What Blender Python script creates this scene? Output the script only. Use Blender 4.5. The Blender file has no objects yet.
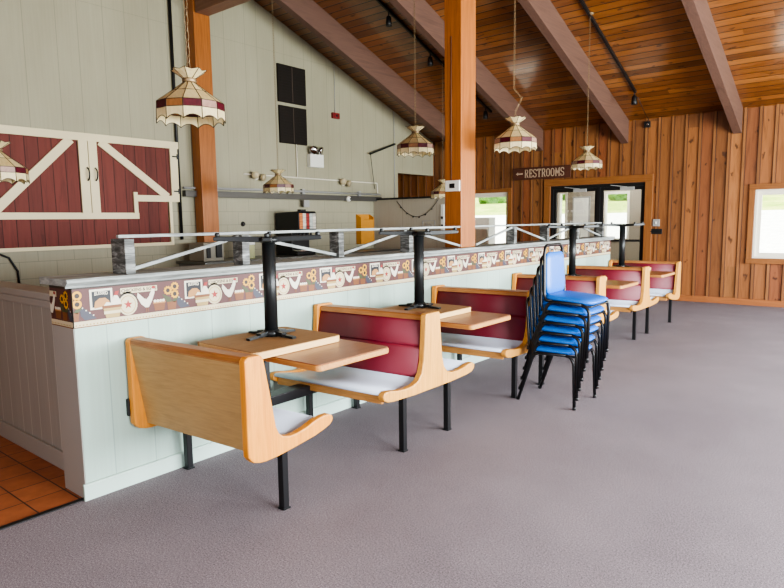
import bpy, bmesh, math, random
from mathutils import Vector, Matrix
random.seed(7)
PI = math.pi
SC = bpy.context.scene
COL = SC.collection

# ------------------------------------------------------------------ helpers
def lin(c):
    return tuple(((v/255)/12.92 if v/255 <= .04045 else ((v/255+.055)/1.055)**2.4) for v in c)+(1,)

class MB:
    """collects shapes, links them as ONE mesh object"""
    def __init__(s): s.v=[]; s.f=[]; s.m=[]; s.sm=[]
    def add(s, vs, fs, m=0, smooth=False):
        b=len(s.v); s.v += [tuple(x) for x in vs]
        for f in fs:
            s.f.append(tuple(b+i for i in f)); s.m.append(m); s.sm.append(smooth)
        return s
    def box(s, a, b, m=0):
        x0,y0,z0=[min(a[i],b[i]) for i in range(3)]; x1,y1,z1=[max(a[i],b[i]) for i in range(3)]
        vs=[(x0,y0,z0),(x1,y0,z0),(x1,y1,z0),(x0,y1,z0),(x0,y0,z1),(x1,y0,z1),(x1,y1,z1),(x0,y1,z1)]
        return s.add(vs,[(0,3,2,1),(4,5,6,7),(0,1,5,4),(1,2,6,5),(2,3,7,6),(3,0,4,7)],m)
    def prism(s, poly, axis, a, b, m=0, smooth=False):
        """2d polygon extruded along axis; poly coords are the two other axes in xyz order"""
        n=len(poly)
        def P(u,v,w):
            return (w,u,v) if axis==0 else ((u,w,v) if axis==1 else (u,v,w))
        vs=[P(u,v,a) for u,v in poly]+[P(u,v,b) for u,v in poly]
        fs=[tuple(range(n))[::-1], tuple(range(n,2*n))]
        s.add(vs,fs,m)
        k=len(s.v)-2*n
        for i in range(n):
            j=(i+1)%n
            s.f.append((k+i,k+j,k+n+j,k+n+i)); s.m.append(m); s.sm.append(smooth)
        return s
    def bar(s, p, q, w, h, m=0, up=(0,0,1)):
        p=Vector(p); q=Vector(q); d=(q-p).normalized(); up=Vector(up)
        sd=d.cross(up)
        if sd.length<1e-4: sd=d.cross(Vector((1,0,0)))
        sd.normalize(); u=sd.cross(d)
        vs=[]
        for c in (p,q):
            for a,b in ((-1,-1),(1,-1),(1,1),(-1,1)):
                vs.append(c+sd*(a*w/2)+u*(b*h/2))
        return s.add(vs,[(0,1,2,3),(7,6,5,4),(0,4,5,1),(1,5,6,2),(2,6,7,3),(3,7,4,0)],m)
    def tube(s, pts, r, seg=8, m=0, cap=True, closed=False):
        pts=[Vector(p) for p in pts]; n=len(pts)
        rs=r if isinstance(r,(list,tuple)) else [r]*n
        prev=None; b=len(s.v)
        for i,p in enumerate(pts):
            if closed: t=(pts[(i+1)%n]-pts[i-1])
            elif i==0: t=pts[1]-p
            elif i==n-1: t=p-pts[i-1]
            else: t=(pts[i+1]-p).normalized()+(p-pts[i-1]).normalized()
            t.normalize()
            if prev is None:
                a=Vector((0,0,1)) if abs(t.z)<.9 else Vector((1,0,0))
                prev=t.cross(a).normalized()
            else:
                prev=(prev-t*prev.dot(t))
                prev.normalize()
            w=t.cross(prev)
            for k in range(seg):
                an=2*PI*k/seg
                s.v.append(tuple(p+(prev*math.cos(an)+w*math.sin(an))*rs[i]))
        rng=n if closed else n-1
        for i in range(rng):
            for k in range(seg):
                k2=(k+1)%seg; i2=(i+1)%n
                s.f.append((b+i*seg+k,b+i*seg+k2,b+i2*seg+k2,b+i2*seg+k)); s.m.append(m); s.sm.append(True)
        if cap and not closed:
            s.f.append(tuple(b+k for k in range(seg))[::-1]); s.m.append(m); s.sm.append(False)
            s.f.append(tuple(b+(n-1)*seg+k for k in range(seg))); s.m.append(m); s.sm.append(False)
        return s
    def lathe(s, prof, c=(0,0,0), seg=24, m=0, smooth=True, axis=2):
        b=len(s.v); c=Vector(c)
        for r,h in prof:
            for k in range(seg):
                a=2*PI*k/seg
                d=(r*math.cos(a),r*math.sin(a),h)
                if axis==0: d=(h,d[0],d[1])
                if axis==1: d=(d[0],h,d[1])
                s.v.append(tuple(c+Vector(d)))
        n=len(prof)
        for i in range(n-1):
            for k in range(seg):
                k2=(k+1)%seg
                s.f.append((b+i*seg+k,b+i*seg+k2,b+(i+1)*seg+k2,b+(i+1)*seg+k)); s.m.append(m); s.sm.append(smooth)
        if prof[0][0]>1e-5: s.f.append(tuple(b+k for k in range(seg))[::-1]); s.m.append(m); s.sm.append(False)
        if prof[-1][0]>1e-5: s.f.append(tuple(b+(n-1)*seg+k for k in range(seg))); s.m.append(m); s.sm.append(False)
        return s
    def pillow(s, sx, sy, h, c=(0,0,0), m=0, n=12, p=4.0, taper=0.0, edge=.35):
        """soft rounded pad, superellipse outline, in xy, thickness h in z (centre c)"""
        rings=[(0.0,1.0),(.45,.98),(.75,.90),(.92,.68),(1.0,edge*.5)]
        b=len(s.v); seg=n*4; c=Vector(c)
        def ring(k,z):
            for i in range(seg):
                a=2*PI*i/seg; ca,sa=math.cos(a),math.sin(a)
                q=(abs(ca)**p+abs(sa)**p)**(-1/p)
                x=sx/2*q*ca*k; y=sy/2*q*sa*k
                y*=1-taper*(x/sx+.5)
                s.v.append((c.x+x,c.y+y,c.z+z))
        s.v.append((c.x,c.y,c.z+h/2))
        lst=rings[1:]
        for k,z in lst: ring(k,h/2*z)
        for k,z in lst[::-1]: ring(k,-h/2*z)
        s.v.append((c.x,c.y,c.z-h/2))
        R=len(lst)*2
        for i in range(seg):
            j=(i+1)%seg
            s.f.append((b,b+1+i,b+1+j)); s.m.append(m); s.sm.append(True)
            for r in range(R-1):
                o=b+1+r*seg
                s.f.append((o+i,o+seg+i,o+seg+j,o+j)); s.m.append(m); s.sm.append(True)
            o=b+1+(R-1)*seg
            s.f.append((o+i,b+1+R*seg,o+j)); s.m.append(m); s.sm.append(True)
        return s
    def xform(s, M, start=0):
        for i in range(start,len(s.v)): s.v[i]=tuple(M@Vector(s.v[i]))
        return s
    def build(s, name, mats, parent=None, bevel=0, seg=2, fix=True):
        me=bpy.data.meshes.new(name)
        me.from_pydata(s.v,[],s.f)
        if not isinstance(mats,(list,tuple)): mats=[mats]
        for m in mats: me.materials.append(m)
        me.polygons.foreach_set('material_index',s.m)
        me.polygons.foreach_set('use_smooth',s.sm)
        if fix:
            bm=bmesh.new(); bm.from_mesh(me)
            bmesh.ops.recalc_face_normals(bm,faces=bm.faces); bm.to_mesh(me); bm.free()
        me.update()
        o=bpy.data.objects.new(name,me); COL.objects.link(o)
        if parent is not None: o.parent=parent
        if bevel:
            md=o.modifiers.new('Bevel','BEVEL'); md.width=bevel; md.segments=seg; md.limit_method='ANGLE'; md.angle_limit=math.radians(40)
            md.harden_normals=False
        return o

def thing(name,label,cat,loc=(0,0,0),group=None,rz=0):
    o=bpy.data.objects.new(name,None); COL.objects.link(o); o.location=loc; o.rotation_euler=(0,0,rz)
    o.empty_display_size=.1
    o['label']=label; o['category']=cat
    if group: o['group']=group
    return o
def tag(o,label,cat,group=None):
    o['label']=label; o['category']=cat
    if group: o['group']=group
    return o
def struct(o): o['kind']='structure'; return o
def dup(root,loc,label,rz=None):
    r=root.copy(); COL.objects.link(r); r.location=loc; r['label']=label
    if rz is not None: r.rotation_euler=(0,0,rz)
    for ch in list(root.children):
        c=ch.copy(); COL.objects.link(c); c.parent=r
        for g in list(ch.children):
            d=g.copy(); COL.objects.link(d); d.parent=c
    return r

# ------------------------------------------------------------------ materials
class NT:
    def __init__(s,name,rough=.5,spec=.5,metal=0,col=None):
        s.mat=bpy.data.materials.new(name); s.mat.use_nodes=True; s.t=s.mat.node_tree
        s.b=s.t.nodes['Principled BSDF']
        s.b.inputs['Roughness'].default_value=rough; s.b.inputs['Specular IOR Level'].default_value=spec
        s.b.inputs['Metallic'].default_value=metal
        if col: s.b.inputs['Base Color'].default_value=lin(col)
        s._co=None
    def n(s,typ,ins=None,**kw):
        d=s.t.nodes.new(typ)
        for k,v in kw.items(): setattr(d,k,v)
        for k,v in (ins or {}).items(): s.set(d.inputs[k],v)
        return d
    def set(s,sock,v):
        if isinstance(v,bpy.types.NodeSocket): s.t.links.new(v,sock)
        else: sock.default_value=v
    def co(s):
        if s._co is None: s._co=s.n('ShaderNodeTexCoord').outputs['Object']
        return s._co
    def sep(s):
        return s.n('ShaderNodeSeparateXYZ',{0:s.co()}).outputs
    def math(s,op,a,b=0.0,c=None):
        d=s.n('ShaderNodeMath',operation=op); s.set(d.inputs[0],a); s.set(d.inputs[1],b)
        if c is not None: s.set(d.inputs[2],c)
        return d.outputs[0]
    def scale(s,v,off=None):
        m=s.n('ShaderNodeMapping',{'Vector':s.co(),'Scale':v})
        if off is not None: s.set(m.inputs['Location'],off)
        return m.outputs[0]
    def noise(s,vec,scale=5,detail=4,rough=.55,dist=0):
        return s.n('ShaderNodeTexNoise',{'Vector':vec,'Scale':scale,'Detail':detail,'Roughness':rough,'Distortion':dist}).outputs['Fac']
    def ramp(s,fac,stops,interp='LINEAR'):
        d=s.n('ShaderNodeValToRGB',{'Fac':fac}); e=d.color_ramp; e.interpolation=interp
        while len(e.elements)<len(stops): e.elements.new(.5)
        for el,(p,c) in zip(e.elements,stops): el.position=p; el.color=lin(c) if max(c)>1.001 or len(c)==3 else c
        return d.outputs['Color']
    def mix(s,fac,a,b,mode='MIX'):
        d=s.n('ShaderNodeMix',data_type='RGBA',blend_type=mode)
        s.set(d.inputs[0],fac); s.set(d.inputs[6],a if not isinstance(a,tuple) else lin(a)); s.set(d.inputs[7],b if not isinstance(b,tuple) else lin(b))
        return d.outputs[2]
    def color(s,v): s.set(s.b.inputs['Base Color'],v)
    def bump(s,h,strength=.3,dist=.01):
        d=s.n('ShaderNodeBump',{'Height':h,'Strength':strength,'Distance':dist}); s.set(s.b.inputs['Normal'],d.outputs[0])

def flat(name,col,rough=.5,spec=.5,metal=0): return NT(name,rough,spec,metal,col).mat

def wood(name,cols,grain=0,rough=.45,scale=1.0,spec=.4,dark=.25):
    """grain axis 0/1/2: texture stretched along it"""
    m=NT(name,rough,spec)
    sc=[14*scale]*3; sc[grain]=1.3*scale
    a=m.noise(m.scale(tuple(sc)),1.0,5,.6,1.2)
    sc2=[90*scale]*3; sc2[grain]=3*scale
    b=m.noise(m.scale(tuple(sc2)),1.0,3,.6)
    c=m.ramp(a,[(.3,cols[0]),(.5,cols[1]),(.7,cols[2])])
    d=m.ramp(b,[(.35,(0,0,0)),(.62,(255,255,255))])
    c2=m.mix(dark,c,d,'MULTIPLY')
    m.color(c2); m.bump(b,.08,.004)
    return m.mat

def boards(name,u,grain,period,pal,rough,groove=.02,gcol=(25,12,6),knots=True,spec=.5,vec_u=None,contrast=1.0,gdepth=.3,coat=0,batten=None):
    """planks repeating along axis u with grain along axis grain"""
    m=NT(name,rough,spec)
    se=m.sep()
    uu=m.math('DIVIDE',se[u],period)
    idx=m.math('FLOOR',uu); fr=m.math('FRACT',uu)
    # plank length breaks
    wn0=m.n('ShaderNodeTexWhiteNoise',{'W':idx},noise_dimensions='1D').outputs['Value']
    ln=m.math('ADD',m.math('DIVIDE',se[grain],3.6),m.math('MULTIPLY',wn0,7.0))
    seg=m.math('FLOOR',ln)
    wn=m.n('ShaderNodeTexWhiteNoise',{'W':m.math('ADD',m.math('MULTIPLY',idx,13.37),seg)},noise_dimensions='1D').outputs['Value']
    base=m.ramp(wn,[(i/(len(pal)-1),c) for i,c in enumerate(pal)])
    off=m.n('ShaderNodeCombineXYZ',{0:m.math('MULTIPLY',wn,31.0),1:m.math('MULTIPLY',wn0,17.0),2:m.math('MULTIPLY',wn,11.0)}).outputs[0]
    sc=[13.0]*3; sc[grain]=1.1
    vv=m.n('ShaderNodeVectorMath',{0:m.scale(tuple(sc)),1:off},operation='ADD').outputs[0]
    a=m.noise(vv,1.0,6,.62,1.6)
    g=m.ramp(a,[(.28,(120,95,75)),(.5,(235,225,215)),(.72,(255,255,255))])
    c=m.mix(.6*contrast,base,g,'MULTIPLY')
    if knots:
        ks=[7.0]*3; ks[grain]=4.2
        kv=m.n('ShaderNodeCombineXYZ',{0:m.math('ADD',m.math('MULTIPLY',se[u],7.0),m.math('MULTIPLY',wn,31.0)),1:m.math('ADD',m.math('MULTIPLY',se[grain],3.6),m.math('MULTIPLY',wn0,17.0)),2:0.0}).outputs[0]
        wob=m.n('ShaderNodeVectorMath',{0:kv,1:m.n('ShaderNodeTexNoise',{'Vector':kv,'Scale':2.0}).outputs['Color']},operation='ADD').outputs[0]
        vo=m.n('ShaderNodeTexVoronoi',{'Vector':wob,'Scale':.9},voronoi_dimensions='2D').outputs
        pick=m.math('GREATER_THAN',m.n('ShaderNodeSeparateColor',{0:vo['Color']}).outputs[0],.6)
        kn=m.math('MULTIPLY',m.ramp(vo['Distance'],[(.06,(255,255,255)),(.17,(0,0,0))]),pick)
        c=m.mix(m.math('MULTIPLY',kn,.8),c,(45,18,8))
    if batten:
        f0=1-batten
        isb=m.math('GREATER_THAN',fr,f0)
        wb=m.n('ShaderNodeTexWhiteNoise',{'W':m.math('ADD',idx,91.7)},noise_dimensions='1D').outputs['Value']
        bc=m.mix(.6,m.ramp(wb,[(0,(136,90,52)),(.5,(150,102,60)),(1,(122,80,46))]),g,'MULTIPLY')
        c=m.mix(isb,c,bc)
        e=m.math('MINIMUM',m.math('ABSOLUTE',m.math('SUBTRACT',fr,f0-.012)),m.math('MINIMUM',fr,m.math('SUBTRACT',1.0,fr)))
        gm=m.ramp(e,[(.016,(255,255,255)),(.04,(0,0,0))])
        c=m.mix(m.math('MULTIPLY',gm,.75),c,(52,22,10))  # dark gap lines carry the battens' edge shadow in the colour
    if groove:
        e=m.math('MINIMUM',fr,m.math('SUBTRACT',1.0,fr))
        gm=m.ramp(e,[(groove*.5,(255,255,255)),(groove,(0,0,0))])
        c=m.mix(m.math('MULTIPLY',gm,.92),c,gcol)
        m.bump(m.math('SUBTRACT',1.0,gm),gdepth,.012)
    m.color(c)
    if coat: m.b.inputs['Coat Weight'].default_value=coat; m.b.inputs['Coat Roughness'].default_value=.14
    return m.mat

M={}
PINE=[(138,90,50),(156,102,58),(124,80,46),(166,112,66),(146,88,54),(122,78,46),(154,106,62)]
M['pine_wall']=boards('pine board and batten',0,2,.215,PINE,.5,groove=0,contrast=1.0,batten=.21)
M['ceil']=boards('stained pine ceiling boards',1,0,.128,[(120,74,36),(144,92,46),(100,60,28),(134,82,40),(156,104,56)],.32,groove=.085,gcol=(30,14,6),contrast=.9,coat=.7)
M['barn']=boards('barn red boards',1,2,.15,[(100,45,38),(110,50,42),(91,40,34),(104,47,40)],.75,groove=.035,gcol=(35,14,12),knots=False,contrast=.8)
M['post']=wood('orange stained post',[(140,82,34),(162,98,46),(150,90,40)],2,.4,.8)
M['beam']=wood('purple brown beam paint',[(88,64,55),(102,75,64),(94,69,60)],1,.6,.6,dark=.12)
M['beamx']=wood('brown ridge beam',[(120,88,70),(134,100,80),(124,92,74)],0,.6,.6,dark=.12)
M['oak']=wood('light oak',[(198,138,60),(216,158,76),(206,146,66)],2,.4,1.4,dark=.22)
M['oakx']=wood('oak edge',[(176,122,66),(198,142,80),(184,130,70)],0,.42,1.2,dark=.25)
M['oakcap']=wood('brown oak cap',[(150,98,52),(168,112,62),(158,104,56)],0,.4,1.2,dark=.25)
M['oakpanel']=wood('oak veneer panel',[(172,138,88),(184,150,98),(178,144,92)],0,.5,1.2,dark=.12)
M['oakorange']=wood('orange oak',[(200,122,38),(220,148,56),(210,134,46)],2,.4,1.3,dark=.16)
M['tabletop']=wood('oak laminate table top',[(136,84,52),(152,98,62),(144,90,56)],1,.3,1.3,dark=.18)
M['particle']=wood('raw board underside',[(146,110,68),(158,122,78),(152,116,72)],1,.75,3,dark=.12)
M['edge']=wood('pale edge strip',[(212,172,110),(226,188,128),(218,180,118)],1,.5,1.3,dark=.14)
M['wbox']=flat('amber wood rack',(188,128,40),.5)
M['laminate']=flat('pale grey laminate',(186,196,210),.4)
M['red']=NT('burgundy vinyl',.5,.5,0,(106,12,35)).mat
M['blue']=NT('blue vinyl',.36,.5,0,(30,108,200)).mat
M['black']=flat('black enamel steel',(22,22,24),.35,.5,.2)
M['dark']=flat('black plastic',(16,16,17),.5)
M['iron']=flat('matte black iron',(30,33,34),.38,.5,.4)
M['steel']=flat('brushed steel rail',(120,122,120),.35,.5,.9)
M['white']=flat('off white paint',(222,216,200),.55)
M['cream']=NT('cream painted board',.6,.4,0,(214,202,166)).mat
M['tan2']=flat('beige grey enamel',(140,136,122),.5)
M['tan']=flat('aged cream plastic',(170,156,124),.5)
M['white2']=flat('white plastic',(226,226,218),.4)
M['redplastic']=flat('red plastic',(112,18,20),.5)
M['chrome']=flat('chrome',(200,200,200),.15,.5,1)
M['greycab']=flat('grey painted metal',(150,150,148),.5)
M['brass']=flat('aged brass',(128,108,80),.45,.5,.5)
M['lead']=flat('lead came',(62,52,42),.45,.5,.6)

def distressed(name,a,b,c):
    m=NT(name,.6,.4)
    n1=m.noise(m.scale((9,3,30)),1.2,6,.65,.8)
    m.color(m.ramp(n1,[(.32,a),(.5,b),(.68,c)])); m.bump(n1,.15,.004)
    return m.mat
M['distress']=distressed('distressed grey paint',(112,116,114),(142,148,146),(172,180,176))
M['distress_shade']=distressed('distressed paint shaded',(40,40,39),(88,90,88),(160,164,162))  # darker copy for the railing posts, shade of their near faces in the colour

def glass(name,a,b,tr=.35):
    m=NT(name,.3,.5)
    n1=m.noise(m.scale((30,30,12)),1.0,3,.6,1.5)
    c=m.ramp(n1,[(.3,a),(.7,b)])
    m.color(c)
    t=m.n('ShaderNodeBsdfTranslucent',{'Color':c}).outputs[0]
    mx=m.n('ShaderNodeMixShader',{0:tr,1:m.b.outputs[0],2:t}).outputs[0]
    m.t.links.new(mx,m.t.nodes['Material Output'].inputs['Surface'])
    return m.mat
M['g_cream']=glass('cream art glass',(218,196,142),(232,214,168))
M['g_white']=glass('white art glass',(226,208,156),(238,224,182))
M['g_maroon']=glass('maroon art glass',(60,14,26),(84,20,34),.1)
M['g_amber']=glass('amber art glass',(126,84,50),(150,102,62),.2)
M['g_pink']=glass('mauve art glass',(140,108,96),(164,132,116),.2)
M['g_ochre']=glass('tan art glass',(208,182,126),(224,202,150))

# window glass: thin clear
def clear(name):
    m=NT(name,.05,.5)
    tr=m.n('ShaderNodeBsdfTransparent',{'Color':(.96,.98,.97,1)}).outputs[0]
    gl=m.n('ShaderNodeBsdfGlossy',{'Color':(1,1,1,1),'Roughness':.03}).outputs[0]
    mx=m.n('ShaderNodeMixShader',{0:.06,1:tr,2:gl}).outputs[0]
    m.t.links.new(mx,m.t.nodes['Material Output'].inputs['Surface'])
    return m.mat
M['pane']=clear('clear window glass')

# carpet
m=NT('grey loop carpet',.95,.1)
n1=m.noise(m.scale((1,1,1)),420,2,.6); n2=m.noise(m.scale((1,1,1)),1.1,4,.6); n3=m.noise(m.scale((1,1,1)),130,4,.8)
c=m.ramp(m.math('ADD',m.math('MULTIPLY',n1,.5),m.math('MULTIPLY',n3,.5)),[(.38,(78,72,75)),(.5,(123,115,119)),(.62,(174,164,168))])
c=m.mix(.35,c,m.ramp(n2,[(.35,(190,186,190)),(.65,(255,255,255))]),'MULTIPLY')
m.color(c); m.bump(n1,.15,.003); M['carpet']=m.mat
# quarry tile
m=NT('terracotta quarry tile',.5,.4)
br=m.n('ShaderNodeTexBrick',{'Vector':m.scale((1,1,1),(.03,.02,0)),'Color1':lin((178,108,66)),'Color2':lin((162,94,56)),'Mortar':lin((70,46,34)),'Scale':1.0,'Mortar Size':.004,'Mortar Smooth':.1,'Brick Width':.2,'Row Height':.2},offset=0.0)
n1=m.noise(m.scale((1,1,1)),9,4,.6)
m.color(m.mix(.45,br.outputs['Color'],m.ramp(n1,[(.3,(150,130,120)),(.7,(255,255,255))]),'MULTIPLY'))
m.bump(br.outputs['Fac'],-.3,.006); M['tile']=m.mat
# painted grooved panelling: grooves along z, spaced along axis u
def grooved(name,u,col,period=.2,blockz=None,dirt=.12,irregular=True,strength=.75,line=None):
    m=NT(name,.6,.35)
    se=m.sep()
    uu=m.math('DIVIDE',se[u],period)
    if irregular:
        w=m.n('ShaderNodeTexWhiteNoise',{'W':m.math('FLOOR',uu)},noise_dimensions='1D').outputs['Value']
        pos=m.math('ADD',m.math('MULTIPLY',w,.5),.25)
        e=m.math('ABSOLUTE',m.math('SUBTRACT',m.math('FRACT',uu),pos))
    else:
        f=m.math('FRACT',uu); e=m.math('MINIMUM',f,m.math('SUBTRACT',1.0,f))
    k=.0024/period
    g=m.ramp(e,[(k,(255,255,255)),(k*1.8,(0,0,0))])
    n1=m.noise(m.scale((1.2,1.2,.5)),1.6,4,.6)
    n2=m.noise(m.scale((40,40,1.2)),1.0,3,.6)
    c=m.mix(dirt*2,tuple(col),m.ramp(n1,[(.3,(205,200,190)),(.7,(255,255,255))]),'MULTIPLY')
    c=m.mix(dirt,c,m.ramp(n2,[(.35,(190,185,175)),(.65,(255,255,255))]),'MULTIPLY')
    dk=line or tuple(int(v*.62) for v in col)
    if blockz is not None:
        up=m.math('GREATER_THAN',se[2],blockz)
        br=m.n('ShaderNodeTexBrick',{'Vector':m.n('ShaderNodeCombineXYZ',{0:se[u],1:se[2],2:0.0}).outputs[0],'Color1':(1,1,1,1),'Color2':(1,1,1,1),'Mortar':(0,0,0,1),'Scale':1.0,'Mortar Size':.004,'Mortar Smooth':0.2,'Brick Width':.42,'Row Height':.2}).outputs['Color']
        gb=m.math('SUBTRACT',1.0,m.n('ShaderNodeSeparateColor',{0:br}).outputs[0])
        g=m.math('ADD',m.math('MULTIPLY',m.n('ShaderNodeSeparateColor',{0:g}).outputs[0],up),m.math('MULTIPLY',gb,m.math('SUBTRACT',1.0,up)))
    if blockz is not None:
        sm=m.math('LESS_THAN',m.math('ABSOLUTE',m.math('SUBTRACT',se[2],4.16)),.004)
        g=m.math('MAXIMUM',g,m.math('MULTIPLY',sm,.5))
    c=m.mix(m.math('MULTIPLY',g,strength),c,dk)
    m.color(c); m.bump(g,-.25,.006)
    return m.mat
M['gable']=grooved('sage grey grooved siding',1,(156,152,130),.31,1.86,strength=.5)
M['mint']=grooved('pale mint panelling',1,(168,191,180),.3,strength=.4)
M['greyp']=grooved('grey beadboard',0,(158,156,150),.15,strength=.6,line=(205,203,196))
M['mintplain']=flat('pale mint paint',(174,195,185),.5)
M['greyplain']=flat('taupe grey paint',(156,153,147),.6)
M['garl']=grooved('warm grey panel',0,(176,168,152),.9)
M['plaster']=flat('plain painted wall',(196,190,176),.7)
M['vest']=flat('vestibule grey wall',(146,138,124),.7)
M['trimwood']=wood('orange pine trim',[(128,80,42),(142,92,50),(136,86,46)],0,.45,.9)
M['trimwoodz']=wood('orange pine casing',[(128,80,42),(142,92,50),(136,86,46)],2,.45,.9)
M['basewood']=wood('pine baseboard',[(144,88,50),(160,100,58),(152,94,54)],0,.45,.9)

# ------------------------------------------------------------------ dimensions
XL=-4.75; YF=9.907; ZE=3.117; SL=.361; YR=4.2; ZR=ZE+SL*(YF-YR); YB=-3.4; XR=6.8
def roofz(y): return ZE+SL*(YF-y) if y>=YR else ZR-SL*(YR-y)

# ------------------------------------------------------------------ floor
f=MB().box((0,YB,-.08),(XR,YF,0)).build('floor',M['carpet']); struct(f)
f=MB(); f.box((-6.8,YB,-.08),(0,YF+.0,0)); f=f.build('floor',M['tile']); struct(f); f.name='floor.001'
s_=MB().box((-.03,YB,0),(0.0,0,.006)).build('trim_1',M['dark']); struct(s_)

# ------------------------------------------------------------------ walls
def wall(name,axis,pos,th,u0,u1,top,mat,openings=(),extra=(),zbase=0):
    """axis 0: wall plane x=pos running along y; axis 1: plane y=pos running along x"""
    cuts=sorted(set([u0,u1]+[c for o in openings for c in o[:2] if u0<c<u1]+[e for e in extra if u0<e<u1]))
    mb=MB()
    for a,b in zip(cuts,cuts[1:]):
        mid=(a+b)/2
        spans=[(zbase,None)]
        for o in openings:
            if o[0]-1e-6<=a and b<=o[1]+1e-6:
                ns=[]
                for z0,z1 in spans:
                    if o[2]>z0+1e-6: ns.append((z0,o[2]))
                    ns.append((o[3],z1))
                spans=ns
        for z0,z1 in spans:
            za=top(a) if z1 is None else z1; zb=top(b) if z1 is None else z1
            if axis==0: mb.prism([(a,z0),(b,z0),(b,zb),(a,za)],0,pos,pos+th)
            else: mb.prism([(a,z0),(b,z0),(b,zb),(a,za)],1,pos,pos+th)
    return struct(mb.build(name,mat))
W=wall('wall_left',0,XL,-.12,YB,YF,roofz,M['gable'],openings=[(8.63,YF,0,2.4)],extra=[YR])
RWIN=[(-.5,2.1),(2.8,5.4),(6.1,8.9)]
wall('wall_right',0,XR,.15,YB,YF,roofz,M['pine_wall'],openings=[(a,b,.45,2.35) for a,b in RWIN],extra=[YR])
wall('wall_back',1,YB,-.12,XL,XR,lambda x:roofz(YB),M['pine_wall'])
# far wall: board and batten profile as one sheet of strips with openings
DX0,DX1,DZ=-1.99,-.223,2.045
W2=(-3.95,-2.9,.78,1.975)
W1=(1.462,3.55,.76,1.84)
def far_wall():
    ops=[(DX0,DX1,0,DZ),W2,W1]
    per=.215; bw=.045; d=.022
    xs=[]; x=-6.8; k=math.floor(-6.8/per)
    strips=[]
    k0=int(math.floor(-6.8/per)); k1=int(math.ceil(XR/per))
    for k in range(k0,k1):
        strips.append((k*per,k*per+per-bw,0)); strips.append((k*per+per-bw,(k+1)*per,1))
    mb=MB()
    for a,b,bat in strips:
        a=max(a,-6.8); b=min(b,XR)
        if b<=a: continue
        cuts=sorted(set([a,b]+[c for o in ops for c in o[:2] if a<c<b]))
        for p,q in zip(cuts,cuts[1:]):
            spans=[(0,ZE+.02)]
            for o in ops:
                if o[0]-1e-6<=p and q<=o[1]+1e-6:
                    ns=[]
                    for z0,z1 in spans:
                        if o[2]>z0+1e-6: ns.append((z0,o[2]))
                        ns.append((o[3],z1))
                    spans=ns
            for z0,z1 in spans: mb.box((p,YF-(d if bat else 0),z0),(q,YF+.14,z1))
    return struct(mb.build('wall_far',M['pine_wall'],bevel=.003,seg=1))
far_wall()
# hallway beyond the opening in the left wall
MB().box((-6.9,7.2,0),(-6.8,YF,2.6)).build('wall_hall',M['pine_wall'])['kind']='structure'
MB().box((-6.8,7.1,0),(XL-.12,7.2,2.6)).build('wall_hall_back',M['plaster'])['kind']='structure'
MB().box((-6.8,7.2,2.6),(XL-.12,YF,2.66)).build('ceiling_hall',M['plaster'])['kind']='structure'
# ceiling
mb=MB(); t=.1
x0,x1=XL-.12,XR+.15
def slope(ya,yb):
    mb.add([(x0,ya,roofz(ya)),(x1,ya,roofz(ya)),(x1,yb,roofz(yb)),(x0,yb,roofz(yb)),(x0,ya,roofz(ya)+t),(x1,ya,roofz(ya)+t),(x1,yb,roofz(yb)+t),(x0,yb,roofz(yb)+t)],
      [(0,3,2,1),(4,5,6,7),(0,1,5,4),(1,2,6,5),(2,3,7,6),(3,0,4,7)])
slope(YR,YF+.3); slope(YB-.2,YR)
struct(mb.build('ceiling',M['ceil']))

# ------------------------------------------------------------------ rafters, ridge beam, posts
RX=[-3.86,-2.22,-.60,1.165,2.94,4.7,6.45]
RL=['ceiling rafter nearest the grey side wall, sloping down to the wood wall','purple-brown ceiling rafter running just behind the tall wooden post',
    'purple-brown ceiling rafter ending above the glass double doors','purple-brown ceiling rafter ending between the doors and the right window',
    'purple-brown ceiling rafter above the right window','purple-brown ceiling rafter over the right side of the room','purple-brown ceiling rafter beside the right wall']
for i,(x,l) in enumerate(zip(RX,RL)):
    if i>4: continue
    w=.062
    mb=MB()
    def q(y,dz): return (y,roofz(y)-dz)
    mb.prism([q(YR+.0,0.0),q(YF-.03,0.0),q(YF-.03,.395),q(YR+.0,.395)],0,x-w,x+w)
    o=mb.build('ceiling_rafter',M['beam'],bevel=.004); tag(o,l,'beam','sloping ceiling rafters')
o=MB().box((-4.52,3.86,4.33),(XR,4.08,4.75)).build('ridge_beam',M['beamx'],bevel=.006)
tag(o,'horizontal brown ridge beam resting on top of the two wooden posts','beam')
def post(x,y,z1,label,z0=0):
    t=thing('wooden_post',label,'post',(x,y,z0),'orange stained support posts')
    MB().box((-.095,-.132,0),(.095,.132,z1-z0)).build('shaft',M['post'],t,bevel=.006)
    return t
post(-4.62,3.97,4.98,'orange-stained wooden post standing by the grey side wall, left of the drink dispenser')
t=post(-.165,3.84,4.32,'tall orange-stained wooden post standing on the half wall, with the thermostat',1.158)
# thermostat hangs on the post
t=thing('thermostat','small white thermostat with a dark screen on the tall wooden post','thermostat',(-.158,3.706,1.753))
MB().box((-.082,-.022,-.05),(.082,0.0,.055)).build('housing',M['white2'],t,bevel=.005)
MB().box((-.03,-.025,-.02),(.03,-.021,.025)).build('screen',M['dark'],t)
MB().tube([(-.02,-.003,.05),(-.02,-.003,1.4)],.004,6).build('cable',M['beam'],t)

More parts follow.
